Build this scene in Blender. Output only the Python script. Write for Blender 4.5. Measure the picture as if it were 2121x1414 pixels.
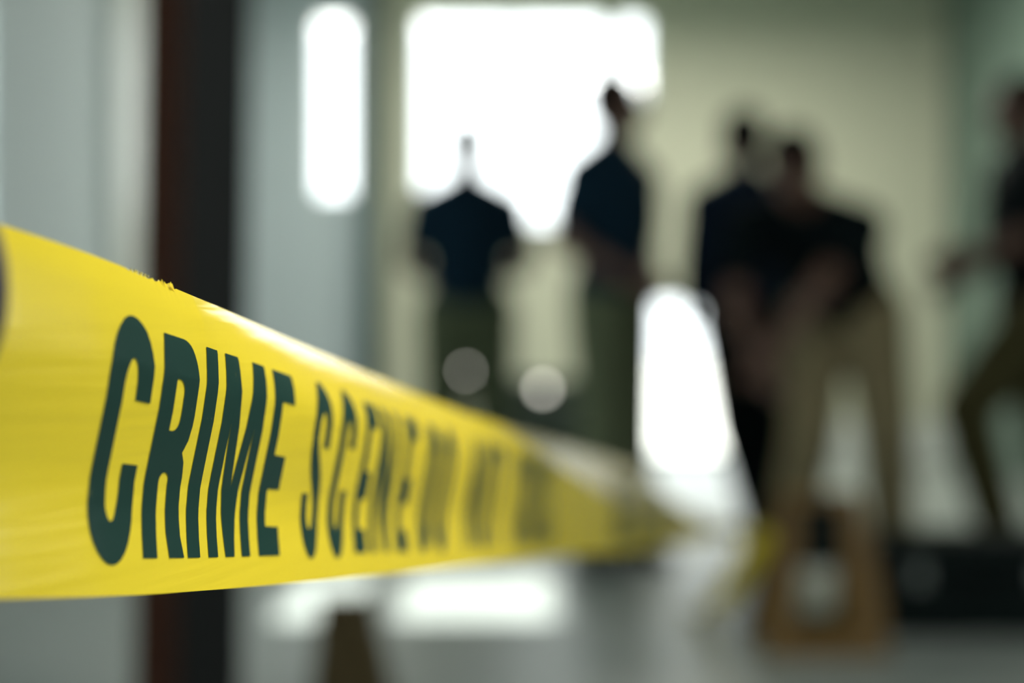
import bpy, bmesh, math, random
from mathutils import Vector, Matrix
import numpy as np
random.seed(7)
for o in list(bpy.data.objects): bpy.data.objects.remove(o)
S = bpy.context.scene
COL = S.collection
F, CX, HY, CH = 3000.0, 1060.0, 700.0, 0.82     # focal length in px, principal column, eye-level row, camera height

# ---------------------------------------------------------------- camera
cam_d = bpy.data.cameras.new('camera'); cam = bpy.data.objects.new('camera', cam_d); COL.objects.link(cam)
cam.location = (0, 0, CH); cam.rotation_euler = (math.pi/2, 0, 0)
cam_d.sensor_width = 36; cam_d.lens = 36*F/2121
cam_d.shift_y = -7/2121
cam_d.dof.use_dof = True; cam_d.dof.focus_distance = 0.368; cam_d.dof.aperture_fstop = 4.05
cam_d.clip_start = 0.01; cam_d.clip_end = 200
S.camera = cam
# ---------------------------------------------------------------- world: bright overcast sky
W = bpy.data.worlds.new('sky'); S.world = W; W.use_nodes = True
bg = W.node_tree.nodes['Background']; bg.inputs[0].default_value = (0.93, 0.985, 1.0, 1); bg.inputs[1].default_value = 4.5
# ---------------------------------------------------------------- sun, low from the left, through the added side window
sd = bpy.data.lights.new('sun', 'SUN'); sd.energy = 24; sd.angle = math.radians(1.5); sd.color = (1, .98, .93)
sun = bpy.data.objects.new('sun', sd); COL.objects.link(sun)
sun.rotation_euler = Vector((1.053, 0.0, -1.0)).to_track_quat('-Z', 'Y').to_euler()
# ---------------------------------------------------------------- light of ceiling panels added out of view to brighten the room
CEIL = 3.45
LAMPS = [  # x, y, size x, size y, power, underside height
    (1.7, 1.0, 1.2, .6, 40, CEIL),
    (1.15, 7.7, 1.2, .4, 76, 3.06),
    (-1.15, 7.9, 1.0, .3, 24, CEIL),
]
for x, y, sx, sy, p, zl in LAMPS:
    ld = bpy.data.lights.new('added_ceiling_light', 'AREA'); ld.shape = 'RECTANGLE'; ld.size = sx; ld.size_y = sy; ld.energy = p; ld.color = (1, .97, .86)
    lo = bpy.data.objects.new('added_panel_light', ld); COL.objects.link(lo); lo.location = (x, y, zl-.075)
SPOT = (1.45, .12, 3.36); SAIM = (-.045, .50, .80)  # added spot out of view, brightens the near tape and fades along it
ld = bpy.data.lights.new('added_tape_spot', 'SPOT'); ld.energy = 520; ld.spot_size = math.radians(11.5); ld.spot_blend = 1.0; ld.shadow_soft_size = .04; ld.color = (1, .97, .88)
lo = bpy.data.objects.new('added_tape_spot_light', ld); COL.objects.link(lo); lo.location = SPOT; lo.rotation_euler = (Vector(SAIM)-Vector(SPOT)).to_track_quat('-Z', 'Y').to_euler()
for px_, py_, pz_, sx_, sy_, rx_, rz_ in ((0, 9.9, 2.3, 1.4, 1.5, -90, 0), (1.23, 9.9, .55, 1.0, 1.1, -90, 0), (3.04, .2, 1.85, 2.6, 2.1, 90, 90), (-1.215, 9.9, 2.39, .3, 1.26, -90, 0)):
    ld = bpy.data.lights.new('portal', 'AREA'); ld.shape = 'RECTANGLE'; ld.size = sx_; ld.size_y = sy_; ld.cycles.is_portal = True
    lo = bpy.data.objects.new('window_portal', ld); COL.objects.link(lo); lo.location = (px_, py_, pz_); lo.rotation_euler = (math.radians(rx_), 0, math.radians(rz_))
V = S.view_settings; V.view_transform = 'Standard'; V.look = 'None'; V.gamma = 1; V.use_curve_mapping = False; V.exposure = 0.0

# ================================================================= materials
def srgb(r, g, b):
    f = lambda c: (c/255/12.92) if c/255 <= .04045 else ((c/255+.055)/1.055)**2.4
    return (f(r), f(g), f(b), 1)
def mat(name, col, rough=.6, col2=None, scale=6, spec=.5, metal=0, bump=0, coat=0, stretch=(1, 1, 1)):
    m = bpy.data.materials.new(name); m.use_nodes = True; nt = m.node_tree
    b = nt.nodes['Principled BSDF']; b.inputs['Base Color'].default_value = col
    b.inputs['Roughness'].default_value = rough; b.inputs['Specular IOR Level'].default_value = spec
    b.inputs['Metallic'].default_value = metal; b.inputs['Coat Weight'].default_value = coat
    tc = nt.nodes.new('ShaderNodeTexCoord'); mp = nt.nodes.new('ShaderNodeMapping'); mp.inputs['Scale'].default_value = stretch
    nz = nt.nodes.new('ShaderNodeTexNoise'); nz.inputs['Scale'].default_value = scale; nz.inputs['Detail'].default_value = 5
    nt.links.new(tc.outputs['Object'], mp.inputs[0]); nt.links.new(mp.outputs[0], nz.inputs[0])
    if col2 is None: col2 = tuple(c*.85 for c in col[:3])+(1,)
    mx = nt.nodes.new('ShaderNodeMix'); mx.data_type = 'RGBA'
    mx.inputs['A'].default_value = col; mx.inputs['B'].default_value = col2
    nt.links.new(nz.outputs[0], mx.inputs['Factor']); nt.links.new(mx.outputs['Result'], b.inputs['Base Color'])
    if bump:
        bp = nt.nodes.new('ShaderNodeBump'); bp.inputs['Strength'].default_value = bump; bp.inputs['Distance'].default_value = .01
        nt.links.new(nz.outputs[0], bp.inputs['Height']); nt.links.new(bp.outputs[0], b.inputs['Normal'])
    return m
def emit(name, col, st):
    m = bpy.data.materials.new(name); m.use_nodes = True; b = m.node_tree.nodes['Principled BSDF']
    b.inputs['Base Color'].default_value = (0, 0, 0, 1); b.inputs['Emission Color'].default_value = col; b.inputs['Emission Strength'].default_value = st
    return m
def glass_mat():
    m = bpy.data.materials.new('window_glass'); m.use_nodes = True; nt = m.node_tree; nt.nodes.clear()
    o = nt.nodes.new('ShaderNodeOutputMaterial'); t = nt.nodes.new('ShaderNodeBsdfTransparent'); g = nt.nodes.new('ShaderNodeBsdfGlossy')
    t.inputs[0].default_value = (.97, .98, .975, 1); g.inputs['Roughness'].default_value = .02
    mx = nt.nodes.new('ShaderNodeMixShader'); mx.inputs[0].default_value = .06
    nt.links.new(t.outputs[0], mx.inputs[1]); nt.links.new(g.outputs[0], mx.inputs[2]); nt.links.new(mx.outputs[0], o.inputs[0])
    return m
M = {}
M['wall_cool'] = mat('painted_wall_cool_grey', (.56, .64, .67, 1), .7, (.52, .605, .63, 1), 2)
M['wall_cream'] = mat('painted_wall_cream', (.66, .67, .52, 1), .7, (.60, .62, .48, 1), 2)
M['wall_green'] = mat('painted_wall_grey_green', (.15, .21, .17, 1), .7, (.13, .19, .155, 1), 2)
M['ceiling'] = mat('ceiling_paint', (.30, .37, .32, 1), .8)
M['floor'] = mat('polished_concrete', (.31, .34, .325, 1), .40, (.26, .292, .278, 1), 3, bump=.02)
M['trim'] = mat('white_gloss_trim', (.80, .84, .80, 1), .35)
M['frame'] = mat('window_frame_paint', (.62, .68, .64, 1), .4)
M['dark_frame'] = mat('dark_green_steel', (.045, .085, .07, 1), .45)
M['glass'] = glass_mat()
M['ground'] = mat('pale_concrete_paving', (.62, .62, .58, 1), .9)
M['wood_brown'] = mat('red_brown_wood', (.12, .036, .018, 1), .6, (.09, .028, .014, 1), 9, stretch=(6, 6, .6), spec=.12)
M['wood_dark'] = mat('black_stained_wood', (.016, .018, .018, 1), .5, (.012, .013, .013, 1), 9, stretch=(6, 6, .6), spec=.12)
M['skin'] = mat('skin', (.12, .06, .04, 1), .5, (.09, .045, .032, 1), 20)
M['hair'] = mat('black_hair', (.005, .004, .004, 1), .9, None, 80, spec=.1, bump=.4)
M['navy'] = mat('navy_shirt_cloth', (.005, .022, .040, 1), .9, (.004, .017, .032, 1), 20, spec=.12)
M['black_cloth'] = mat('black_cloth', (.0012, .0055, .007, 1), .9, (.001, .004, .005, 1), 20, spec=.12)
M['navy_blue'] = mat('dark_blue_jacket_cloth', (.004, .013, .03, 1), .85, None, 20, spec=.12)
M['olive'] = mat('olive_trouser_cloth', (.105, .125, .075, 1), .9, (.088, .108, .064, 1), 20, spec=.12)
M['khaki'] = mat('khaki_trouser_cloth', (.24, .20, .115, 1), .9, (.2, .17, .1, 1), 20, spec=.12)
M['brown_olive'] = mat('brown_olive_trouser_cloth', (.065, .060, .026, 1), .9, None, 20, spec=.12)
M['shoe'] = mat('black_leather', (.008, .008, .009, 1), .4)
M['belt'] = mat('dark_belt_leather', (.006, .006, .007, 1), .4)
M['eye'] = mat('eye_white', (.22, .21, .2, 1), .5)
M['plastic_yellow'] = mat('yellow_plastic', (.155, .080, .003, 1), .55, (.13, .066, .003, 1), 8)
M['case'] = mat('black_case_plastic', (.003, .008, .008, 1), .5, None, 30, bump=.1, spec=.12)
M['steel'] = mat('dull_steel', (.35, .37, .36, 1), .35, metal=1)
M['paper'] = mat('brown_kraft_paper', (.085, .06, .02, 1), .85, (.06, .042, .015, 1), 15, bump=.3)
M['bench'] = mat('dark_green_painted_metal', (.035, .055, .04, 1), .5)
M['lamp'] = emit('stand_in_lamp_lens', (1, .97, .86, 1), 6.0)
M['panel_lit'] = emit('added_ceiling_diffuser', (1, .97, .86, 1), 3.0)
M['torch'] = mat('black_torch_metal', (.01, .01, .01, 1), .4)
M['post'] = mat('dark_plum_powder_coat', (.035, .028, .04, 1), .5)

def tape_mat():
    m = bpy.data.materials.new('yellow_tape_film'); m.use_nodes = True; nt = m.node_tree
    b = nt.nodes['Principled BSDF']; out = nt.nodes['Material Output']
    b.inputs['Roughness'].default_value = .34; b.inputs['Specular IOR Level'].default_value = .5
    tc = nt.nodes.new('ShaderNodeTexCoord'); nz = nt.nodes.new('ShaderNodeTexNoise'); nz.inputs['Scale'].default_value = 40; nz.inputs['Detail'].default_value = 3
    mx = nt.nodes.new('ShaderNodeMix'); mx.data_type = 'RGBA'; mx.inputs['A'].default_value = (.94, .73, .035, 1); mx.inputs['B'].default_value = (.90, .68, .022, 1)
    nt.links.new(tc.outputs['Object'], nz.inputs[0]); nt.links.new(nz.outputs[0], mx.inputs['Factor']); nt.links.new(mx.outputs['Result'], b.inputs['Base Color'])
    mp = nt.nodes.new('ShaderNodeMapping'); mp.inputs['Scale'].default_value = (3, 3, 60)
    n2 = nt.nodes.new('ShaderNodeTexNoise'); n2.inputs['Scale'].default_value = 6; n2.inputs['Detail'].default_value = 2
    nt.links.new(tc.outputs['Object'], mp.inputs[0]); nt.links.new(mp.outputs[0], n2.inputs[0])
    bp = nt.nodes.new('ShaderNodeBump'); bp.inputs['Strength'].default_value = .12; bp.inputs['Distance'].default_value = .002
    nt.links.new(n2.outputs[0], bp.inputs['Height']); nt.links.new(bp.outputs[0], b.inputs['Normal'])
    tr = nt.nodes.new('ShaderNodeBsdfTranslucent'); tr.inputs[0].default_value = (.99, .78, .09, 1)
    b.inputs['Specular IOR Level'].default_value = 0
    ms = nt.nodes.new('ShaderNodeMixShader'); ms.inputs[0].default_value = .42
    gl = nt.nodes.new('ShaderNodeBsdfGlossy'); gl.inputs['Roughness'].default_value = .27; nt.links.new(bp.outputs[0], gl.inputs['Normal'])
    fr = nt.nodes.new('ShaderNodeFresnel'); fr.inputs['IOR'].default_value = 1.5
    m2 = nt.nodes.new('ShaderNodeMixShader')
    nt.links.new(b.outputs[0], ms.inputs[1]); nt.links.new(tr.outputs[0], ms.inputs[2]); nt.links.new(fr.outputs[0], m2.inputs[0])
    nt.links.new(ms.outputs[0], m2.inputs[1]); nt.links.new(gl.outputs[0], m2.inputs[2]); nt.links.new(m2.outputs[0], out.inputs[0])
    return m
def ink_mat():
    m = bpy.data.materials.new('dark_green_black_ink'); m.use_nodes = True; nt = m.node_tree
    b = nt.nodes['Principled BSDF']; b.inputs['Roughness'].default_value = .3
    tc = nt.nodes.new('ShaderNodeTexCoord'); mp = nt.nodes.new('ShaderNodeMapping'); mp.inputs['Scale'].default_value = (900, 900, 320)
    nz = nt.nodes.new('ShaderNodeTexNoise'); nz.inputs['Scale'].default_value = 1; nz.inputs['Detail'].default_value = 2
    n3 = nt.nodes.new('ShaderNodeTexNoise'); n3.inputs['Scale'].default_value = 45; n3.inputs['Detail'].default_value = 1
    nt.links.new(tc.outputs['Object'], mp.inputs[0]); nt.links.new(mp.outputs[0], nz.inputs[0]); nt.links.new(tc.outputs['Object'], n3.inputs[0])
    r = nt.nodes.new('ShaderNodeMapRange'); r.inputs[1].default_value = .70; r.inputs[2].default_value = .76
    r3 = nt.nodes.new('ShaderNodeMapRange'); r3.inputs[1].default_value = .55; r3.inputs[2].default_value = .7
    mu = nt.nodes.new('ShaderNodeMath'); mu.operation = 'MULTIPLY'
    nt.links.new(nz.outputs[0], r.inputs[0]); nt.links.new(n3.outputs[0], r3.inputs[0]); nt.links.new(r.outputs[0], mu.inputs[0]); nt.links.new(r3.outputs[0], mu.inputs[1])
    mx = nt.nodes.new('ShaderNodeMix'); mx.data_type = 'RGBA'; mx.inputs['A'].default_value = (.007, .030, .024, 1); mx.inputs['B'].default_value = (.3, .32, .12, 1)
    nt.links.new(mu.outputs[0], mx.inputs['Factor']); nt.links.new(mx.outputs['Result'], b.inputs['Base Color'])
    return m
M['tape'] = tape_mat(); M['ink'] = ink_mat()

# ================================================================= helpers
def link(name, me, m=None, parent=None, loc=(0, 0, 0), smooth=False):
    if isinstance(me, bmesh.types.BMesh):
        d = bpy.data.meshes.new(name); me.to_mesh(d); me.free(); me = d
    o = bpy.data.objects.new(name, me); COL.objects.link(o); o.location = loc
    if m is not None:
        me.materials.clear(); me.materials.append(m)
    if smooth:
        me.polygons.foreach_set('use_smooth', [True]*len(me.polygons))
    if parent: o.parent = parent
    return o
def box(bm, x0, x1, y0, y1, z0, z1, bev=0):
    r = bmesh.ops.create_cube(bm, size=1)
    for v in r['verts']:
        v.co = Vector((x0+(v.co.x+.5)*(x1-x0), y0+(v.co.y+.5)*(y1-y0), z0+(v.co.z+.5)*(z1-z0)))
    if bev:
        es = list({e for v in r['verts'] for e in v.link_edges})
        bmesh.ops.bevel(bm, geom=es, offset=bev, segments=3, profile=.5, affect='EDGES')
    return r['verts']
def bx(*a, **k):
    bm = bmesh.new(); box(bm, *a, **k); return bm
def tube(bm, p0, p1, r0, r1=None, n=16):
    p0, p1 = Vector(p0), Vector(p1); r1 = r0 if r1 is None else r1
    d = p1-p0; q = d.to_track_quat('Z', 'Y').to_matrix().to_4x4()
    bmesh.ops.create_cone(bm, cap_ends=True, segments=n, radius1=r0, radius2=r1, depth=d.length, matrix=Matrix.Translation((p0+p1)/2) @ q)
def empty(name, loc=(0, 0, 0)):
    o = bpy.data.objects.new(name, None); COL.objects.link(o); o.location = loc; o.empty_display_size = .1; return o
def tag(o, label, cat, group=None):
    o['label'] = label; o['category'] = cat
    if group: o['group'] = group
    return o
def struct(o, label=None):
    o['kind'] = 'structure'
    if label: o['label'] = label
    return o
def PX(x, y, d): return Vector(((x-CX)/F*d, d, CH+(HY-y)/F*d))

# ================================================================= the room
XL, XR, YB, YF = -1.83, 2.94, 9.8, -2.6
struct(link('floor', bx(XL-.2, XR+.2, YF-.2, YB+.2, -.15, 0), M['floor']), 'polished grey green concrete floor with soft reflections')
struct(link('ceiling', bx(XL-.2, XR+.2, YF-.2, YB+.2, CEIL, CEIL+.15), M['ceiling']), 'flat painted ceiling')
def wall_with_holes(name, axis, a0, a1, pos, th, holes, m, label):
    """wall across `axis` from a0 to a1; holes = (lo, hi, z0, z1)"""
    bm = bmesh.new()
    cuts = sorted({a0, a1, *([-.92] if name == 'wall_back' else []), *[h[0] for h in holes], *[h[1] for h in holes]})
    zc = sorted({0.0, CEIL, *[h[2] for h in holes], *[h[3] for h in holes]})
    for u0, u1 in zip(cuts, cuts[1:]):
        for z0, z1 in zip(zc, zc[1:]):
            cu, cz = (u0+u1)/2, (z0+z1)/2
            if any(h[0] < cu < h[1] and h[2] < cz < h[3] for h in holes): continue
            if axis == 'x': box(bm, u0, u1, pos, pos+th, z0, z1)
            else: box(bm, pos, pos+th, u0, u1, z0, z1)
    bmesh.ops.remove_doubles(bm, verts=bm.verts, dist=1e-5)
    seen = {}
    for f in list(bm.faces):
        seen.setdefault(frozenset(v.index for v in f.verts), []).append(f)
    bm.verts.index_update(); seen = {}
    for f in bm.faces: seen.setdefault(frozenset(v.index for v in f.verts), []).append(f)
    dl = [f for fs in seen.values() if len(fs) > 1 for f in fs]
    bmesh.ops.delete(bm, geom=dl, context='FACES')
    return struct(link(name, bm, m), label)
WIN_A = (-.66, .66, 1.56, 3.03); WIN_B = (.70, .94, 2.42, 3.03); WIN_C = (-1.36, -1.07, 1.76, 3.02); LOW = (.74, 1.72, 0, 1.10)
wall_with_holes('wall_back', 'x', XL, XR, YB, .2, [WIN_A, WIN_B, WIN_C, LOW], M['wall_cream'], 'cream painted far wall with bright windows')
SIDE = (4.15, 5.04, 1.07, 2.05)  # added window out of view, sized for the sun patch on the floor
wb = bpy.data.objects['wall_back']; wb.data.materials.append(M['wall_cool'])
for p in wb.data.polygons:
    if p.center.x < -.90: p.material_index = 1
wall_with_holes('wall_left', 'y', YF, YB, XL-.2, .2, [SIDE], M['wall_cool'], 'cool grey painted wall behind the dark post')
RIGHTW = (-1.1, 1.5, .8, 2.9)  # added window out of view, gives the tape its side light
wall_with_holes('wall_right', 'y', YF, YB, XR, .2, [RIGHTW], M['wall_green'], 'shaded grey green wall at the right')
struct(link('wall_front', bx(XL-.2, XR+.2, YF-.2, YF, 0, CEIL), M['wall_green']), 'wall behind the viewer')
def window(name, axis, h, pos, th, bars_u=(), bars_z=(), label='', fm=None):
    fm = fm or M['frame']; u0, u1, z0, z1 = h; w = .04; a, b = pos+.07, pos+.12
    def bb(bm, p0, p1, q0, q1):
        if axis == 'x': box(bm, p0, p1, a, b, q0, q1)
        else: box(bm, a, b, p0, p1, q0, q1)
    e = empty(name, ((u0+u1)/2, pos, z0) if axis == 'x' else (pos, (u0+u1)/2, z0)); struct(e, label)
    def part(nm, bm, m):
        o = link(nm, bm, m); o.parent = e; o.matrix_parent_inverse = Matrix.Translation(-e.location); return o
    bm = bmesh.new(); bb(bm, u0, u1, z1-w, z1); bb(bm, u0, u1, z0, z0+w); bb(bm, u0, u0+w, z0+w, z1-w); bb(bm, u1-w, u1, z0+w, z1-w); part('window_frame', bm, fm)
    for u in bars_u:
        bm = bmesh.new(); bb(bm, u-.012, u+.012, z0+w, z1-w); part('mullion', bm, fm)
    for z in bars_z:
        bm = bmesh.new(); bb(bm, u0+w, u1-w, z-.035, z+.035); part('transom', bm, fm)
    a, b = pos+.092, pos+.098
    us = [u0+w, *bars_u, u1-w]
    for p, q in zip(us, us[1:]):
        bm = bmesh.new(); bb(bm, p, q, z0+w, z1-w); part('pane', bm, M['glass'])
window('window_1', 'x', WIN_A, YB, .2, bars_u=(0.0,), label='large bright window behind the two standing people')
window('window_2', 'x', WIN_B, YB, .2, label='small high bright window right of the large window')
window('window_3', 'x', WIN_C, YB, .2, bars_z=(), label='narrow tall bright window left of the large window')
window('window_4', 'x', LOW, YB, .2, label='low bright glazed opening down to the floor')
window('added_window_side', 'y', SIDE, XL-.2, .2, bars_z=(1.45,), label='added side window, out of view, that lets in the sun for the floor patch')
window('added_window_right', 'y', RIGHTW, XR, .2, bars_u=(.2,), label='added wide window in the right wall, out of view, to light the tape')
struct(link('ground', bx(XR+.2, 30, -20, YB+.2, -.25, -.1), M['ground']), 'pale paving outside the right window')
struct(link('added_baseboard_back', bx(1.76, XR, YB-.03, YB, 0, .26), M['trim']), 'white baseboard added for the bright band along the foot of the far wall')  # added white strip, makes the bright band at the wall foot
struct(link('trim_1', bx(XL, XL+.05, 6.55, 6.95, 0, CEIL), M['trim']), 'pale vertical trim on the left wall')
struct(link('trim_2', bx(-1.0, -.87, YB-.14, YB, 0, CEIL), M['dark_frame']), 'dark green vertical pipe casing between two windows')
struct(link('ground', bx(-40, 40, YB+.2, 60, -.25, -.1), M['ground']), 'pale paving outside the far windows')
struct(link('ground', bx(-30, XL-.2, -20, YB+.2, -.25, -.1), M['ground']), 'pale paving outside the side window')
# column of two tones
cb = bmesh.new(); w = .160/2
box(cb, -w, w, -w, w, 0, CEIL, bev=.004)
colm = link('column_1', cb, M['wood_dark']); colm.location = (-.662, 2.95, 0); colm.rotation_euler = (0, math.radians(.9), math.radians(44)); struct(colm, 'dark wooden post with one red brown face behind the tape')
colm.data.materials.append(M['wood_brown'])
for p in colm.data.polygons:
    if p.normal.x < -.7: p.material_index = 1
# bodies of the added ceiling panels
for i, (x, y, sx, sy, p, zl) in enumerate(LAMPS):
    e = empty('added_ceiling_light', (x, y, zl-.07))
    tag(e, ['added flat ceiling light panel near the right wall by the tape', 'added light panel hung on two rods to brighten the far wall', 'added slim ceiling light panel above the dark post'][i], 'light')
    bm = bmesh.new(); t = .03
    box(bm, -sx/2-t, sx/2+t, -sy/2-t, sy/2+t, .055, .07); box(bm, -sx/2-t, sx/2+t, -sy/2-t, -sy/2, 0, .07); box(bm, -sx/2-t, sx/2+t, sy/2, sy/2+t, 0, .07)
    box(bm, -sx/2-t, -sx/2, -sy/2, sy/2, 0, .07); box(bm, sx/2, sx/2+t, -sy/2, sy/2, 0, .07)
    link('housing', bm, M['frame'], e)
    if zl < CEIL:
        for u in (-.4, .4):
            bm = bmesh.new(); tube(bm, (u, 0, .07), (u, 0, CEIL-zl+.07), .006, n=10); link('suspension_rod', bm, M['frame'], e)
    link('diffuser', bx(-sx/2, sx/2, -sy/2, sy/2, .01, .02), M['panel_lit'], e)

sp = empty('added_tape_spotlight', (SPOT[0], SPOT[1], CEIL)); tag(sp, 'added small ceiling spotlight that brightens the lettering of the tape', 'light')
dv = (Vector(SAIM)-Vector(SPOT)).normalized(); c0 = Vector((0, 0, SPOT[2]-CEIL))
bm = bmesh.new(); tube(bm, (0, 0, -.02), (0, 0, 0), .05); tube(bm, c0-dv*.05, (0, 0, -.015), .008); link('mount', bm, M['frame'], sp)
bm = bmesh.new(); q = dv.to_track_quat('Z', 'Y').to_matrix().to_4x4()
bmesh.ops.create_cone(bm, cap_ends=False, segments=24, radius1=.05, radius2=.055, depth=.10, matrix=Matrix.Translation(c0) @ q); link('shade', bm, M['frame'], sp)
# ================================================================= the tape
TT = [(-260, 395), (-100, 425), (0, 455), (100, 487), (200, 521), (290, 556), (400, 603), (500, 645), (600, 690), (700, 735), (800, 779), (900, 823), (1000, 863), (1080, 895), (1200, 932), (1300, 964), (1360, 1006), (1420, 1060), (1480, 1082), (1530, 1090), (1580, 1080)]
BB = [(-260, 1245), (-100, 1243), (0, 1240), (150, 1237), (300, 1231), (450, 1220), (600, 1207), (750, 1193), (850, 1184), (1000, 1167), (1150, 1152), (1300, 1142), (1380, 1132), (1450, 1118), (1530, 1108), (1580, 1100)]
FF = [(1000, 872), (1060, 895), (1120, 935), (1180, 982), (1250, 1026), (1330, 1064), (1400, 1086), (1470, 1094), (1530, 1096), (1580, 1088)]
def lut(t):
    xs, ys = [a for a, _ in t], [b for _, b in t]
    xx = np.linspace(xs[0], xs[-1], 400); yy = np.interp(xx, xs, ys)
    k = np.ones(15)/15; yp = np.pad(yy, 7, mode='reflect', reflect_type='odd'); yy = np.convolve(yp, k, 'valid')
    return lambda x: float(np.interp(x, xx, yy))
fT, fB, fF = lut(TT), lut(BB), lut(FF)
fD = lut([(-260, 3.62), (0, 3.33), (200, 3.06), (400, 2.75), (600, 2.39), (750, 2.09), (900, 1.77), (1080, 1.38), (1250, .98), (1400, .59), (1500, .36), (1580, .263)])
def dep(x): return 1/fD(x)
# cross bulge (mm towards +X) over the width fraction
bt = [0, .11, .18, .26, .35, .47, .58, .70, .81, .92, 1.0]
bo = [.9, 0, -.7, -1.27, -1.1, .24, 1.5, 2.3, 1.6, -.2, -3.0]
def bulge(t): return float(np.interp(t, bt, bo))*.001
_xs = np.concatenate([np.arange(-260, 1000, 4.0), np.arange(1000, 1581, 2.5)])
_P = [(((x-CX)/F)*dep(x), dep(x)) for x in _xs]
_s = [0.0]
for a, b in zip(_P, _P[1:]): _s.append(_s[-1]+math.hypot(b[0]-a[0], b[1]-a[1]))
_s = np.array(_s)
def s_of_x(x): return float(np.interp(x, _xs, _s))
def x_of_s(s): return float(np.interp(s, _s, _xs))
XBACK = -1.0   # the folded upper strip leans towards -X
def tape_pt(x, t, off=0.0):
    """x = column parameter along the tape, t = 0 bottom edge .. 1 top edge"""
    d = dep(x); X = (x-CX)/F*d
    zb = CH+(HY-fB(x))/F*d
    if x < 1000:
        zt = CH+(HY-fT(x))/F*d; z = zb+(zt-zb)*t; XX = X + bulge(t)*min(1, .6+d)
        YY = d
        if x > 420 and t > .75:
            ln = min(1, (x-420)/260)*min(1, (1000-x)/160)*((t-.75)/.25)**1.6*.0090; XX -= ln; z += ln*.40
    else:
        zt0 = CH+(HY-fT(min(x, 1080)))/F*d if x <= 1080 else None
        zf = CH+(HY-fF(x))/F*d
        w = .0655
        h = min(max(zf-zb, .004), w)
        th = h/w
        k = min(1, (x-1000)/120)
        if t <= th:
            z = zb + w*t; XX = X + bulge(t)*(1-k); YY = d
        else:
            q = (t-th)*w
            # folded-over strip, stretched back in depth so that it mirrors the bright openings
            f = (t-th)/(1-th); xu = x-k*20; yu = fT(xu)
            dU = min((CH-zf)/max(yu-HY, 5)*F, d*1.75)
            dU = d + (dU-d)*.8*k
            e = k
            U = Vector(((xu-CX)/F*dU, dU, CH+(HY-yu)/F*dU))
            V0 = Vector((X + bulge(th)*(1-k), d, zf))
            Pq = V0.lerp(U, f); XX, YY, z = Pq
    return Vector((XX + off*.985, YY - off*.17, z))
NT = 26
def tape_mesh():
    bm = bmesh.new(); rows = []
    for x in _xs:
        row = []
        for j in range(NT+1):
            p = tape_pt(x, j/NT)
            if j == NT and 285 < x < 385: p.z += random.uniform(-.0004, .0003)
            row.append(bm.verts.new(p))
        rows.append(row)
    for a, b in zip(rows, rows[1:]):
        for j in range(NT): bm.faces.new((a[j], b[j], b[j+1], a[j+1]))
    return bm
tape = empty('barrier_tape', tape_pt(300, 0)); tag(tape, 'yellow plastic crime scene tape with bold dark lettering stretched across', 'tape')
def tpart(nm, me, m, smooth=True):
    o = link(nm, me, m, smooth=smooth); o.parent = tape; o.matrix_parent_inverse = Matrix.Translation(-tape.location); return o
tpart('ribbon', tape_mesh(), M['tape'])

# ---- letters: condensed bold outlines in metres, cap height H
H = .0535; SX, SY = .0080, .0098
def ell(cx, cy, rx, ry, a0, a1, n=14):
    return [(cx+rx*math.cos(math.radians(a0+(a1-a0)*i/n)), cy+ry*math.sin(math.radians(a0+(a1-a0)*i/n))) for i in range(n+1)]
def gC(w):
    ov = .0016; ry = .0135; iw = w/2-SX; iry = .0075; sx = SX; top = H+ov; bot = -ov
    p = [(w-sx, .67*H), (w, .67*H)] + ell(w/2, top-ry, w/2, ry, 0, 180) + ell(w/2, bot+ry, w/2, ry, 180, 360) + [(w, .40*H), (w-sx, .40*H)]
    yb, yt = bot+SY+iry, top-SY-iry
    p += ell(w/2, yb, iw, iry, 0, -180) + ell(w/2, yt, iw, iry, 180, 0)
    return [p]
def gO(w):
    ov = .0014; ry = .0130; iw = w/2-SX*.95; iry = .007; top = H+ov; bot = -ov
    return [ell(w/2, top-ry, w/2, ry, 0, 180)+ell(w/2, bot+ry, w/2, ry, 180, 360), ell(w/2, top-SY-iry, iw, iry, 0, 180)+ell(w/2, bot+SY+iry, iw, iry, 180, 360)]
def gR(w):
    s = SX
    o = [(0, 0), (s, 0), (s, .33*H)] + ell((s+w-s)/2, .35*H, (w-2*s)/2, .035*H, 180, 0, 8) + [(w-s, .30*H), (w-s+.0004, .12*H), (w-s+.0018, 0), (w+.0026, 0), (w+.0008, .10*H), (w, .25*H), (w, .37*H), (w-.0010, .44*H), (w-.0030, .482*H), (w-.0008, .54*H), (w, .61*H)]
    o += ell(w-.0095, .80*H, .0095, .20*H, 0, 90, 10) + [(0, H)]
    iw = w-2*s
    h = [(s, .572*H), (s+iw*.3, .572*H)] + ell(s+iw*.3, .632*H, iw*.7, .06*H, -90, 0, 6) + ell(s+iw*.3, .748*H, iw*.7, .06*H, 0, 90, 6) + [(s, .808*H)]
    return [o, h]
def gI(w): return [[(0, 0), (w, 0), (w, H), (0, H)]]
def gM(w):
    a = .0064; c = w/2
    return [[(0, 0), (a, 0), (a, .66*H), (c-a*.5, 0), (c+a*.5, 0), (w-a, .66*H), (w-a, 0), (w, 0), (w, H), (w-a*1.45, H), (c, .35*H), (a*1.5, H), (0, H)]]
def gE(w):
    s = .0066
    return [[(0, 0), (w, 0), (w, .158*H), (s, .158*H), (s, .362*H), (w*.93, .362*H), (w*.93, .545*H), (s, .545*H), (s, .838*H), (w, .838*H), (w, H), (0, H)]]
def gN(w):
    a = .0066
    return [[(0, 0), (a, 0), (a, .62*H), (w-a*1.05, 0), (w, 0), (w, H), (w-a, H), (w-a, .42*H), (a*1.05, H), (0, H)]]
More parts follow.
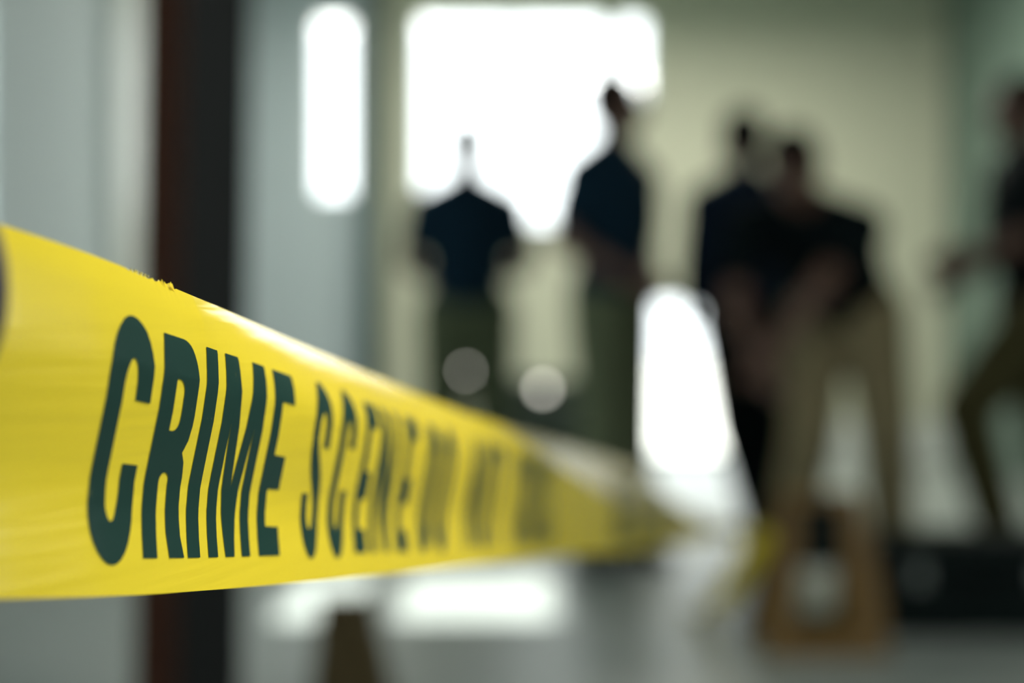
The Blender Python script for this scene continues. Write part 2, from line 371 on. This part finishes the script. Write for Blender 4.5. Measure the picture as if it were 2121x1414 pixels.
def gD(w):
    s = SX; ry = .012
    return [[(0, 0)]+ell(w*.45, ry, w*.55, ry, -90, 0, 8)+ell(w*.45, H-ry, w*.55, ry, 0, 90, 8)+[(0, H)], [(s, SY)]+ell(w*.45, SY+.006, w*.55-s, .006, -90, 0, 8)+ell(w*.45, H-SY-.006, w*.55-s, .006, 0, 90, 8)+[(s, H-SY)]]
def gT(w): return [[(w/2-SX/2, 0), (w/2+SX/2, 0), (w/2+SX/2, .835*H), (w, .835*H), (w, H), (0, H), (0, .835*H), (w/2-SX/2, .835*H)]]
def gS(w):
    ov = .0014; hx = SX*.42; hy = SY/2; rx = w/2-hx; ry = .0105
    c = [(hx, .36*H), (hx, .30*H)] + ell(w/2, -ov+hy+ry, rx, ry, 180, 360, 14)
    n = 14
    p0, p1, p2, p3 = Vector((w-hx, .27*H)), Vector((w-hx, .47*H)), Vector((hx, .52*H)), Vector((hx, .72*H))
    for i in range(1, n): 
        t = i/n; q = p0*(1-t)**3+p1*3*t*(1-t)**2+p2*3*t*t*(1-t)+p3*t**3; c.append((q.x, q.y))
    c += ell(w/2, H+ov-hy-ry, rx, ry, 180, 0, 14) + [(w-hx, .70*H), (w-hx, .64*H)]
    L, R = [], []
    for i, p in enumerate(c):
        a = Vector(c[max(i-1, 0)]); b = Vector(c[min(i+1, len(c)-1)]); t = (b-a).normalized()
        nrm = Vector((-t.y, t.x)); hw = math.sqrt((hx*nrm.x)**2+(hy*nrm.y)**2)
        L.append((p[0]+nrm.x*hw, p[1]+nrm.y*hw)); R.append((p[0]-nrm.x*hw, p[1]-nrm.y*hw))
    return (L, R)
G = dict(C=gC, O=gO, R=gR, I=gI, M=gM, E=gE, N=gN, D=gD, T=gT, S=gS)
NOM = dict(C=.0225, O=.0215, R=.0212, I=.0078, M=.0300, E=.0172, N=.0235, D=.0208, T=.0195, S=.0205)
def glyph_bm(ch, w_):
    w = NOM[ch]
    if ch == 'S':
        bm = bmesh.new(); Lp, Rp = gS(w); a = [bm.verts.new((x, y, 0)) for x, y in Lp]; b = [bm.verts.new((x, y, 0)) for x, y in Rp]
        for k in range(len(a)-1): bm.faces.new((a[k], a[k+1], b[k+1], b[k]))
        bmesh.ops.remove_doubles(bm, verts=bm.verts, dist=1e-6)
    else:
        cu = bpy.data.curves.new('g', 'CURVE'); cu.dimensions = '2D'; cu.fill_mode = 'BOTH'; cu.resolution_u = 1
        for poly in G[ch](w):
            sp = cu.splines.new('POLY'); sp.points.add(len(poly)-1)
            for q, p in zip(sp.points, poly): q.co = (p[0]*1000, p[1]*1000, 0, 1)
            sp.use_cyclic_u = True
        o = bpy.data.objects.new('g', cu); COL.objects.link(o)
        me = o.to_mesh(); bm = bmesh.new(); bm.from_mesh(me); o.to_mesh_clear(); bpy.data.objects.remove(o)
        for v in bm.verts: v.co /= 1000
    for u in np.arange(-.001, w+.004, .0012):
        bmesh.ops.bisect_plane(bm, geom=bm.verts[:]+bm.edges[:]+bm.faces[:], dist=1e-8, plane_co=(u, 0, 0), plane_no=(1, 0, 0))
    for v_ in np.arange(0, H, .0025):
        bmesh.ops.bisect_plane(bm, geom=bm.verts[:]+bm.edges[:]+bm.faces[:], dist=1e-8, plane_co=(0, v_, 0), plane_no=(0, 1, 0))
    for v in bm.verts: v.co.x *= w_/w
    return bm
T0 = .112
def place(ch, s0, w):
    bm = glyph_bm(ch, w)
    for v in bm.verts:
        u, vv = v.co.x, v.co.y
        s = s0+u+vv*.115
        v.co = tape_pt(x_of_s(s), T0+vv/.0753, off=.00022)
    return bm
# measured columns of the letters at their base line
first = [('C', 181, 275), ('R', 295, 371), ('I', 388, 413), ('M', 431, 517), ('E', 535, 578), ('S', 625, 661), ('C', 681, 714), ('E', 734, 759), ('N', 768, 805), ('E', 821, 845)]
letters = [(c, s_of_x(a), s_of_x(b)-s_of_x(a)) for c, a, b in first]
W_ = dict(D=.0180, O=.0185, N=.0200, T=.0175, C=.0190, R=.0195, S=.0178, I=.0078, M=.0300, E=.0165)
tot = sum(W_[c]+.0065 for c in 'DONOTCROSS')+.056-.0065
s = s_of_x(869); KS = (s_of_x(1142)-s)/tot
W_ = {k: v*KS for k, v in W_.items()}
for word in ('DO', 'NOT', 'CROSS'):
    for ch in word:
        letters.append((ch, s, W_[ch])); s += W_[ch]+.0065*KS
    s += .028*KS
s = s_of_x(1268)
for word in ('CRIME', 'SCENE', 'DO', 'NOT', 'CROSS'):
    for ch in word:
        letters.append((ch, s, W_[ch])); s += W_[ch]+.0065
    s += .022
for ch, s0, w in letters:
    if s0+w+.01 > _s[-1]: break
    tpart('letter', place(ch, s0, w), M['ink'])
# frayed nick in the upper edge
bm = bmesh.new()
for k in range(7):
    x = 352+k*4+random.uniform(-2, 2); p = tape_pt(x, 1.0); q = tape_pt(x+7, .985)
    v = [bm.verts.new(p), bm.verts.new(q), bm.verts.new(p+Vector((random.uniform(-.0006, .001), random.uniform(-.002, .002), random.uniform(.0002, .0013))))]
    bm.faces.new(v)
for k in range(10):
    x = 292+k*4; p = tape_pt(x, 1.0); q = tape_pt(x+4, 1.0)
    bm.faces.new([bm.verts.new(p), bm.verts.new(q), bm.verts.new((p+q)/2+Vector((random.uniform(-.0004, .0006), 0, random.uniform(.0001, .0006))))])
tpart('frayed_edge', bm, M['tape'], smooth=False)
# loose tail hanging from the far end down to the floor
bm = bmesh.new(); tail = [PX(1580, 1095, 3.80), PX(1556, 1150, 3.86), PX(1520, 1205, 3.95), PX(1492, 1244, 4.05), PX(1468, 1268, 4.18), PX(1440, 1262, 4.36), PX(1402, 1262, 4.33), PX(1372, 1266, 4.30)]
pts = []
for i in range(len(tail)-1):
    for k in range(6): pts.append(tail[i].lerp(tail[i+1], k/6))
pts.append(tail[-1]); prev = None
for i, p in enumerate(pts):
    p = Vector(p); p.z = max(p.z, .004)
    k = i/len(pts); a = Vector((.04*(1-k)+.015, .02, -.03*(1-k)+.002)).normalized()*.0375
    A, B = p-a, p+a; A.z = max(A.z, .003); B.z = max(B.z, .003)
    cur = (bm.verts.new(A), bm.verts.new(p+Vector((0, 0, .004))), bm.verts.new(B))
    if prev: bm.faces.new((prev[0], cur[0], cur[1], prev[1])); bm.faces.new((prev[1], cur[1], cur[2], prev[2]))
    prev = cur
tpart('loose_tail', bm, M['tape'])
# post that carries the near end
pe = empty('barrier_post', (-.107, .262, 0)); tag(pe, 'dark slim post with round knob at the near end of the tape', 'post')
bm = bmesh.new(); tube(bm, (0, 0, .012), (0, 0, .82), .0055); link('pole', bm, M['post'], pe)
bm = bmesh.new(); tube(bm, (0, 0, 0), (0, 0, .012), .07, .06, 32); link('foot', bm, M['post'], pe)
bm = bmesh.new(); bmesh.ops.create_uvsphere(bm, u_segments=24, v_segments=16, radius=.0115, matrix=Matrix.Translation((0, 0, .829)) @ Matrix.Diagonal((1.35, 1, 2.0, 1))); link('knob', bm, M['post'], pe, smooth=True)

# ================================================================= things on the floor
# folding A-frame stand
st = empty('folding_stand', (.805, 3.86, 0)); tag(st, 'yellow folding A-frame stand on the floor in front of the bent person', 'stand')
def plate(sign):
    bm = bmesh.new(); t = .012
    def P(x, z): return (x, sign*(.035+.11*(1-z/.40)), z)
    out = [(-.165, 0), (.165, 0), (.155, .15), (.115, .40), (-.085, .40), (-.14, .15)]
    inn = [(-.075, .06), (.085, .06), (.078, .2), (.05, .37), (-.035, .37), (-.065, .2)]
    loops = []
    for dy in (-t/2, t/2):
        o = [bm.verts.new(Vector(P(*p))+Vector((0, dy, 0))) for p in out]; i = [bm.verts.new(Vector(P(*p))+Vector((0, dy, 0))) for p in inn]; loops.append((o, i))
    n = 6
    for k in range(n):
        a = (k+1) % n
        bm.faces.new((loops[0][0][k], loops[0][0][a], loops[0][1][a], loops[0][1][k]))
        bm.faces.new((loops[1][0][a], loops[1][0][k], loops[1][1][k], loops[1][1][a]))
        bm.faces.new((loops[0][0][a], loops[0][0][k], loops[1][0][k], loops[1][0][a]))
        bm.faces.new((loops[0][1][k], loops[0][1][a], loops[1][1][a], loops[1][1][k]))
    bmesh.ops.recalc_face_normals(bm, faces=bm.faces)
    return bm
link('panel', plate(-1), M['plastic_yellow'], st); link('panel', plate(1), M['plastic_yellow'], st)
bm = bmesh.new(); tube(bm, (-.085, 0, .398), (.115, 0, .398), .014); box(bm, -.06, .09, -.035, .035, .385, .398); link('hinge', bm, M['plastic_yellow'], st)
bm = bmesh.new(); box(bm, -.05, .065, -.062, -.050, .22, .385, bev=.004); link('dark_filler', bm, M['case'], st)  # added panel that darkens the upper part of the opening
# black equipment case
ca = empty('equipment_case', (1.235, 4.12, 0)); tag(ca, 'black equipment case lying on the floor at the right', 'case')
link('body', bx(-.22, .33, -.15, .15, 0, .17, bev=.02), M['case'], ca); link('lid', bx(-.22, .33, -.15, .15, .175, .265, bev=.02), M['case'], ca)
for x in (-.12, .22): link('latch', bx(x-.02, x+.02, -.162, -.15, .14, .2, bev=.003), M['steel'], ca)
bm = bmesh.new(); tube(bm, (-.01, -.17, .15), (-.01, -.15, .15), .008); tube(bm, (.12, -.17, .15), (.12, -.15, .15), .008); tube(bm, (-.01, -.17, .15), (.12, -.17, .15), .009); link('handle', bm, M['case'], ca)
# brown paper bag
pb = empty('paper_bag', (-.355, 3.25, 0)); tag(pb, 'brown paper bag standing on the floor below the tape', 'bag')
bm = bmesh.new(); vs = box(bm, -.095, .095, -.05, .05, 0, .225)
for v in vs:
    if v.co.z > .1: v.co.y *= .35; v.co.x = v.co.x*.62-.016; v.co.z += .018*(v.co.x < 0)
bmesh.ops.subdivide_edges(bm, edges=bm.edges[:], cuts=5, use_grid_fill=True)
for v in bm.verts:
    if 0.01 < v.co.z: v.co += Vector((math.sin(v.co.z*70)*.002, math.cos(v.co.x*90+v.co.z*40)*.003, 0))
link('bag_body', bm, M['paper'], pb)
bm = bmesh.new(); box(bm, -.078, .044, -.022, .022, .21, .24); link('rolled_top', bm, M['paper'], pb)
# low metal bench/cabinet between the standing people
bn = empty('low_cabinet', (.17, 8.3, 0)); tag(bn, 'low dark green cabinet between the two standing people', 'cabinet')
link('carcass', bx(-.29, .27, -.2, .2, .05, .56, bev=.005), M['bench'], bn); link('top', bx(-.31, .29, -.22, .22, .56, .59, bev=.004), M['bench'], bn)
for x0, x1 in ((-.28, -.015), (-.005, .26)):
    dd = link('door', bx(x0, x1, -.215, -.2, .07, .55, bev=.003), M['bench'], bn)
    link('handle', bx((x0+x1)/2-.04, (x0+x1)/2+.04, -.235, -.215, .46, .475, bev=.003), M['steel'], dd)
for x in (-.25, .23):
    for y in (-.16, .16): link('foot', bx(x-.02, x+.02, y-.02, y+.02, 0, .05), M['bench'], bn)
# two small lamps on thin stands, added to make two blurred bright spots
def stand_in_lamp(x, y, h, r, label):
    lt = empty('stand_in_lamp', (x, y, 0)); tag(lt, label, 'lamp')
    bm = bmesh.new(); tube(bm, (0, 0, 0), (0, 0, .015), .10, .09, 24); link('base', bm, M['torch'], lt)
    bm = bmesh.new(); tube(bm, (0, 0, .015), (0, 0, h-.03), .006); link('pole', bm, M['torch'], lt)
    bm = bmesh.new(); tube(bm, (0, .04, h), (0, -.004, h), r*.8, r*1.25, 20); tube(bm, (0, .015, h-.035), (0, .015, h), .007); link('lamp_head', bm, M['torch'], lt)
    bm = bmesh.new(); bmesh.ops.create_uvsphere(bm, u_segments=16, v_segments=10, radius=r, matrix=Matrix.Translation((0, -.006, h)) @ Matrix.Diagonal((1, .35, 1, 1))); link('lens', bm, M['lamp'], lt, smooth=True)
stand_in_lamp(-.178, 5.62, .693, .0095, 'small dim lamp added as a bright spot before the person at the big window')
stand_in_lamp(.121, 5.70, .62, .0165, 'brighter lamp added as a bright spot between the two standing people')

# ================================================================= people
_th = np.linspace(0, 2*np.pi, 20, endpoint=False); _ph = np.linspace(0, np.pi, 13)[1:-1]
_BV = np.array([(0, 0, 1)]+[(math.sin(p)*math.cos(t), math.sin(p)*math.sin(t), math.cos(p)) for p in _ph for t in _th]+[(0, 0, -1)])
_BF = []
for _j in range(20):
    _k = (_j+1) % 20
    _BF.append((0, 1+_j, 1+_k))
    for _i in range(len(_ph)-1): _BF.append((1+_i*20+_j, 1+(_i+1)*20+_j, 1+(_i+1)*20+_k, 1+_i*20+_k))
    _BF.append((len(_BV)-1, 1+(len(_ph)-1)*20+_k, 1+(len(_ph)-1)*20+_j))
_TV = np.array([(math.cos(t), math.sin(t), z) for z in (-.5, .5) for t in _th])
_TF = [(j, (j+1) % 20, 20+(j+1) % 20, 20+j) for j in range(20)]+[tuple(range(19, -1, -1)), tuple(range(20, 40))]
class Blob:
    """collects closed balls and tapered limbs, fused afterwards into one continuous surface"""
    def __init__(s): s.v = []; s.f = []; s.n = 0
    def _add(s, v, f): s.v.append(v); s.f += [tuple(i+s.n for i in q) for q in f]; s.n += len(v)
    def ball(s, c, r, R=None):
        r = (r, r, r) if not hasattr(r, '__len__') else r
        v = _BV*np.array(r)
        if R is not None: v = v @ np.array(R).T
        s._add(v+np.array(c), _BF)
    def cap(s, a, b, ra, rb, ends=(1, 1)):
        a, b = Vector(a), Vector(b); d = b-a; q = np.array(d.to_track_quat('Z', 'Y').to_matrix())
        v = _TV.copy(); v[:20, :2] *= ra; v[20:, :2] *= rb; v[:, 2] *= d.length
        s._add(v @ q.T + np.array((a+b)/2), _TF)
        if ends[0]: s.ball(a, ra*.995)
        if ends[1]: s.ball(b, rb*.995)
    def make(s, name, m, parent, vox, sm=6):
        me = bpy.data.meshes.new(name); me.from_pydata(np.concatenate(s.v).tolist(), [], s.f)
        o = bpy.data.objects.new(name, me); COL.objects.link(o)
        r = o.modifiers.new('r', 'REMESH'); r.mode = 'VOXEL'; r.voxel_size = vox
        k = o.modifiers.new('s', 'SMOOTH'); k.iterations = sm; k.factor = .5
        dg = bpy.context.evaluated_depsgraph_get(); dg.update()
        me2 = bpy.data.meshes.new_from_object(o.evaluated_get(dg)); me2.name = name
        bpy.data.objects.remove(o)
        return link(name, me2, m, parent, smooth=True)
def basis(up, fwd):
    z = up.normalized(); x = fwd.cross(z).normalized(); y = z.cross(x).normalized()   # x right, y forward, z up
    return Matrix((x, y, z)).transposed()
def hand(B, wr, d, palm_n, thumb_side, curl=.5):
    """palm, four unequal curled fingers and a thumb"""
    d = d.normalized(); pn = (palm_n-d*palm_n.dot(d)).normalized(); side = d.cross(pn).normalized()*thumb_side
    for k in (-.024, -.008, .008, .024): B.cap(wr+side*k*.6, wr+d*.085+side*k, .017, .0115)
    L = (.062, .074, .080, .070)
    for i, k in enumerate((-.031, -.0105, .0105, .031)):
        a = wr+d*.085+side*k; d1 = (d+pn*curl*.6).normalized(); b = a+d1*L[i]*.5; d2 = (d*.6+pn*curl*1.5).normalized(); c = b+d2*L[i]*.3
        d3 = (d*.2+pn*curl*1.8).normalized(); e = c+d3*L[i]*.22
        B.cap(a, b, .0092, .0086); B.cap(b, c, .0086, .008); B.cap(c, e, .008, .0072)
    a = wr+d*.022+side*.024; b = a+(d*.7+side*.8+pn*.3).normalized()*.042; c = b+(d*1+side*.2+pn*.5).normalized()*.032
    B.cap(a, b, .014, .0105); B.cap(b, c, .0105, .009)
def person(label, root, J, face, mats, hair=True, jacket=False):
    e = empty('person', root); tag(e, label, 'person'); R0 = Vector(root)
    J = {k: (Vector(v)-R0 if k != 'baggy' else Vector(v)) for k, v in J.items()}
    face = Vector(face).normalized()
    pel, neck, head = J['pelvis'], J['neck'], J['head']
    lat = (J['shR']-J['shL']).normalized(); up = (neck-pel).normalized(); fw = up.cross(lat).normalized()
    TB = Matrix((lat, fw, up)).transposed()
    L = (neck-pel).length; k = L/.54
    def torso(B, g):
        B.ball(pel+up*.00, (.172+g, .122+g, .13), TB)
        B.ball(pel+up*.16*k, (.160+g, .118+g, .15), TB)
        B.ball(pel+up*.34*k+fw*.005, (.180+g, .128+g, .19), TB)
        B.cap(J['shL']-up*.0, neck-up*.05, .062+g, .075+g); B.cap(J['shR'], neck-up*.05, .062+g, .075+g)
    # ---- body: one continuous surface
    B = Blob(); torso(B, 0)
    B.cap(neck-up*.06, head-(head-neck)*.25, .066, .058)
    hb = basis((head-neck).normalized()*.6+Vector((0, 0, .4)), face)
    if abs(face.z) > .2: hb = basis((head-neck).normalized(), face)
    def hp(x, y, z): return head+hb @ Vector((x, y, z))
    B.ball(hp(0, -.012, .028), (.076, .096, .088), hb); B.ball(hp(0, .012, -.03), (.062, .078, .085), hb); B.ball(hp(0, .045, -.078), (.035, .038, .030), hb)
    B.cap(hp(0, .088, .012), hp(0, .107, -.022), .010, .014); B.ball(hp(0, .086, -.052), (.024, .010, .006), hb); B.ball(hp(0, .086, -.064), (.020, .010, .006), hb)
    for s_ in (-1, 1):
        B.ball(hp(s_*.078, -.005, -.008), (.010, .020, .032), hb); B.ball(hp(s_*.03, .078, .028), (.022, .012, .007), hb); B.ball(hp(s_*.04, .062, -.03), (.02, .018, .02), hb)
    for s_ in 'LR':
        B.cap(J['sh'+s_], J['el'+s_], .052, .041); B.cap(J['el'+s_], J['wr'+s_], .042, .027)
        d = (J['wr'+s_]-J['el'+s_]); hd = J.get('hd'+s_, J['wr'+s_]+d)-J['wr'+s_]
        pn = (-lat if s_ == 'R' else lat)*.5 + Vector((0, 0, -.2)) + fw*.3
        hand(B, J['wr'+s_], hd.normalized()*.6+d.normalized()*.4, pn, 1 if s_ == 'R' else -1)
        B.cap(J['hip'+s_], J['kn'+s_], .085, .058); B.cap(J['kn'+s_], J['an'+s_], .058, .038)
        B.cap(J['an'+s_], J['an'+s_]+Vector((0, 0, -.03)), .036, .034)
    B.make('body', mats['skin'], e, .0065, 4)
    # eyes
    for s_ in (-1, 1):
        bm = bmesh.new(); bmesh.ops.create_uvsphere(bm, u_segments=12, v_segments=8, radius=.0115, matrix=Matrix.Translation(hp(s_*.031, .0775, .010))); link('eye', bm, M['eye'], e, smooth=True)
    # ---- hair
    B = Blob(); B.ball(hp(0, -.022, .040), (.083, .096, .088), hb); B.ball(hp(0, -.045, .0), (.080, .068, .085), hb); B.make('hair', mats['hair'], e, .008, 4)
    # ---- shirt
    B = Blob(); g = .016; torso(B, g)
    B.ball(pel-up*.02, (.178, .128, .11), TB); B.cap(neck-up*.13, neck+(head-neck)*.14, .115, .070, (1, 0))
    for s_ in 'LR':
        q = J['sh'+s_].lerp(J['el'+s_], 1.0 if jacket else .78); B.cap(J['sh'+s_], q, .072, .060, (1, 1 if jacket else 0))
        if jacket: B.cap(q, J['el'+s_].lerp(J['wr'+s_], .92), .060, .042, (1, 0))
    B.make('jacket' if jacket else 'shirt', mats['shirt'], e, .011, 5)
    # ---- trousers
    B = Blob(); B.ball(pel-up*.03, (.188, .138, .12), TB); w_ = J.get('baggy', Vector((1, 0, 0))).x
    for s_ in 'LR':
        B.cap(J['hip'+s_], J['kn'+s_], .110*w_, .088); B.cap(J['kn'+s_], J['an'+s_]+Vector((0, 0, -.03)), .088, .070, (1, 0))
    B.make('trousers', mats['trousers'], e, .011, 5)
    # ---- shoes
    for s_ in 'LR':
        a = J['an'+s_]; t = J.get('toe'+s_, None); d = (t-a) if t is not None else Vector((fw.x, fw.y, 0)); d.z = 0; d.normalize()
        B = Blob(); h = Vector((a.x, a.y, .045))
        B.cap(h-d*.045, h+d*.14+Vector((0, 0, -.008)), .043, .037); B.cap(h, Vector((a.x, a.y, .10)), .043, .047)
        sh = B.make('shoe', M['shoe'], e, .009, 3)
        for v in sh.data.vertices: v.co.z = max(v.co.z, 0.0)
    return e
def standing(x, y, Ht, yaw, **ov):
    """joints of an upright person; yaw 0 looks away from the camera, positive turns to the left"""
    c, s_ = math.cos(yaw), math.sin(yaw); k = Ht/1.76
    def W2(px, py, pz): return (x+(px*c-py*s_)*k, y+(px*s_+py*c)*k, pz*k)
    J = dict(pelvis=W2(0, 0, .98), neck=W2(0, 0, 1.50), head=W2(0, .02, 1.635), shR=W2(.185, 0, 1.37), shL=W2(-.185, 0, 1.37),
             elR=W2(.24, -.03, 1.13), elL=W2(-.24, -.03, 1.13), wrR=W2(.22, .10, .90), wrL=W2(-.22, .10, .90),
             hipR=W2(.085, 0, .93), hipL=W2(-.085, 0, .93), knR=W2(.11, .02, .50), knL=W2(-.11, .02, .50), anR=W2(.13, -.02, .09), anL=W2(-.13, -.02, .09))
    for a, b in ov.items(): J[a] = b if a == 'baggy' else W2(*b)
    return J
SK = dict(skin=M['skin'], hair=M['hair'])
# 1: back view in front of the big window
person('person in a navy shirt and olive trousers standing before the big window', (-.19, 6.17, 0),
       standing(-.19, 6.17, 1.755, math.radians(4), elR=(.25, -.02, 1.14), elL=(-.25, -.02, 1.14), wrR=(.10, .20, 1.08), wrL=(-.11, .20, 1.05), knR=(.11, .02, .5), knL=(-.11, .02, .5), anR=(.12, -.02, .09), anL=(-.12, -.02, .09), baggy=(1.15, 0, 0)),
       (0, 1, 0), dict(SK, shirt=M['navy'], trousers=M['olive']))
# 2: taller, turned to the right
person('tall person in a dark navy shirt turned right with forearms held forward', (.365, 5.19, 0),
       standing(.36, 5.19, 1.78, math.radians(-128), elR=(.24, -.05, 1.15), elL=(-.22, .0, 1.12), wrR=(.08, .13, 1.02), wrL=(-.08, .13, 1.0), knR=(.08, .02, .5), knL=(-.08, .02, .5), anR=(.09, -.04, .09), anL=(-.09, .03, .09)),
       (.95, -.1, 0), dict(SK, shirt=M['navy'], trousers=M['olive']))
# 3: dark figure behind the bent one
person('person in dark blue jacket and black trousers standing behind the bent person', (.89, 5.56, 0),
       standing(.89, 5.56, 1.70, math.radians(25), elL=(-.25, -.04, 1.12), wrL=(-.16, .15, .98), knR=(.13, .03, .5), knL=(-.01, .03, .5), anR=(.20, -.02, .09), anL=(.07, -.06, .09)),
       (-.4, 1, 0), dict(SK, shirt=M['navy_blue'], trousers=M['black_cloth']), jacket=True)
# 4: bent forward
person('person in black shirt and khaki trousers bending forward over the yellow stand', (1.1, 4.9, 0),
       dict(pelvis=(1.13, 4.93, .95), neck=(.935, 4.60, 1.245), head=(.875, 4.50, 1.345), shL=(1.10, 4.55, 1.165), shR=(.765, 4.72, 1.19), elL=(.935, 4.36, .985), elR=(.71, 4.60, .93), wrL=(.775, 4.27, .79), wrR=(.76, 4.42, .75),
            hipL=(1.215, 4.88, .90), hipR=(1.045, 4.98, .90), knL=(1.235, 4.78, .50), knR=(.995, 4.82, .50), anL=(1.285, 4.88, .09), anR=(.93, 4.96, .09), baggy=(1.04, 0, 0), toeL=(1.16, 4.6, 0), toeR=(.80, 4.7, 0)),
       (-.45, -.8, -.35), dict(SK, shirt=M['black_cloth'], trousers=M['khaki']))
# 5: striding in from the right
person('person in black shirt and brown olive trousers stepping in at the right edge', (1.8, 5.0, 0),
       dict(baggy=(1.15, 0, 0), pelvis=(1.81, 5.0, .95), neck=(1.77, 5.0, 1.47), head=(1.745, 5.0, 1.605), shR=(1.77, 5.19, 1.38), shL=(1.74, 4.82, 1.38), elL=(1.71, 4.84, 1.14), elR=(1.74, 5.22, 1.12), wrL=(1.54, 4.86, 1.10), wrR=(1.56, 5.12, 1.02),
            hipL=(1.81, 4.91, .90), hipR=(1.83, 5.09, .90), knL=(1.53, 4.88, .58), knR=(1.87, 5.08, .50), anL=(1.68, 4.92, .10), anR=(1.98, 5.12, .09)),
       (-1, -.15, -.1), dict(SK, shirt=M['black_cloth'], trousers=M['brown_olive']))
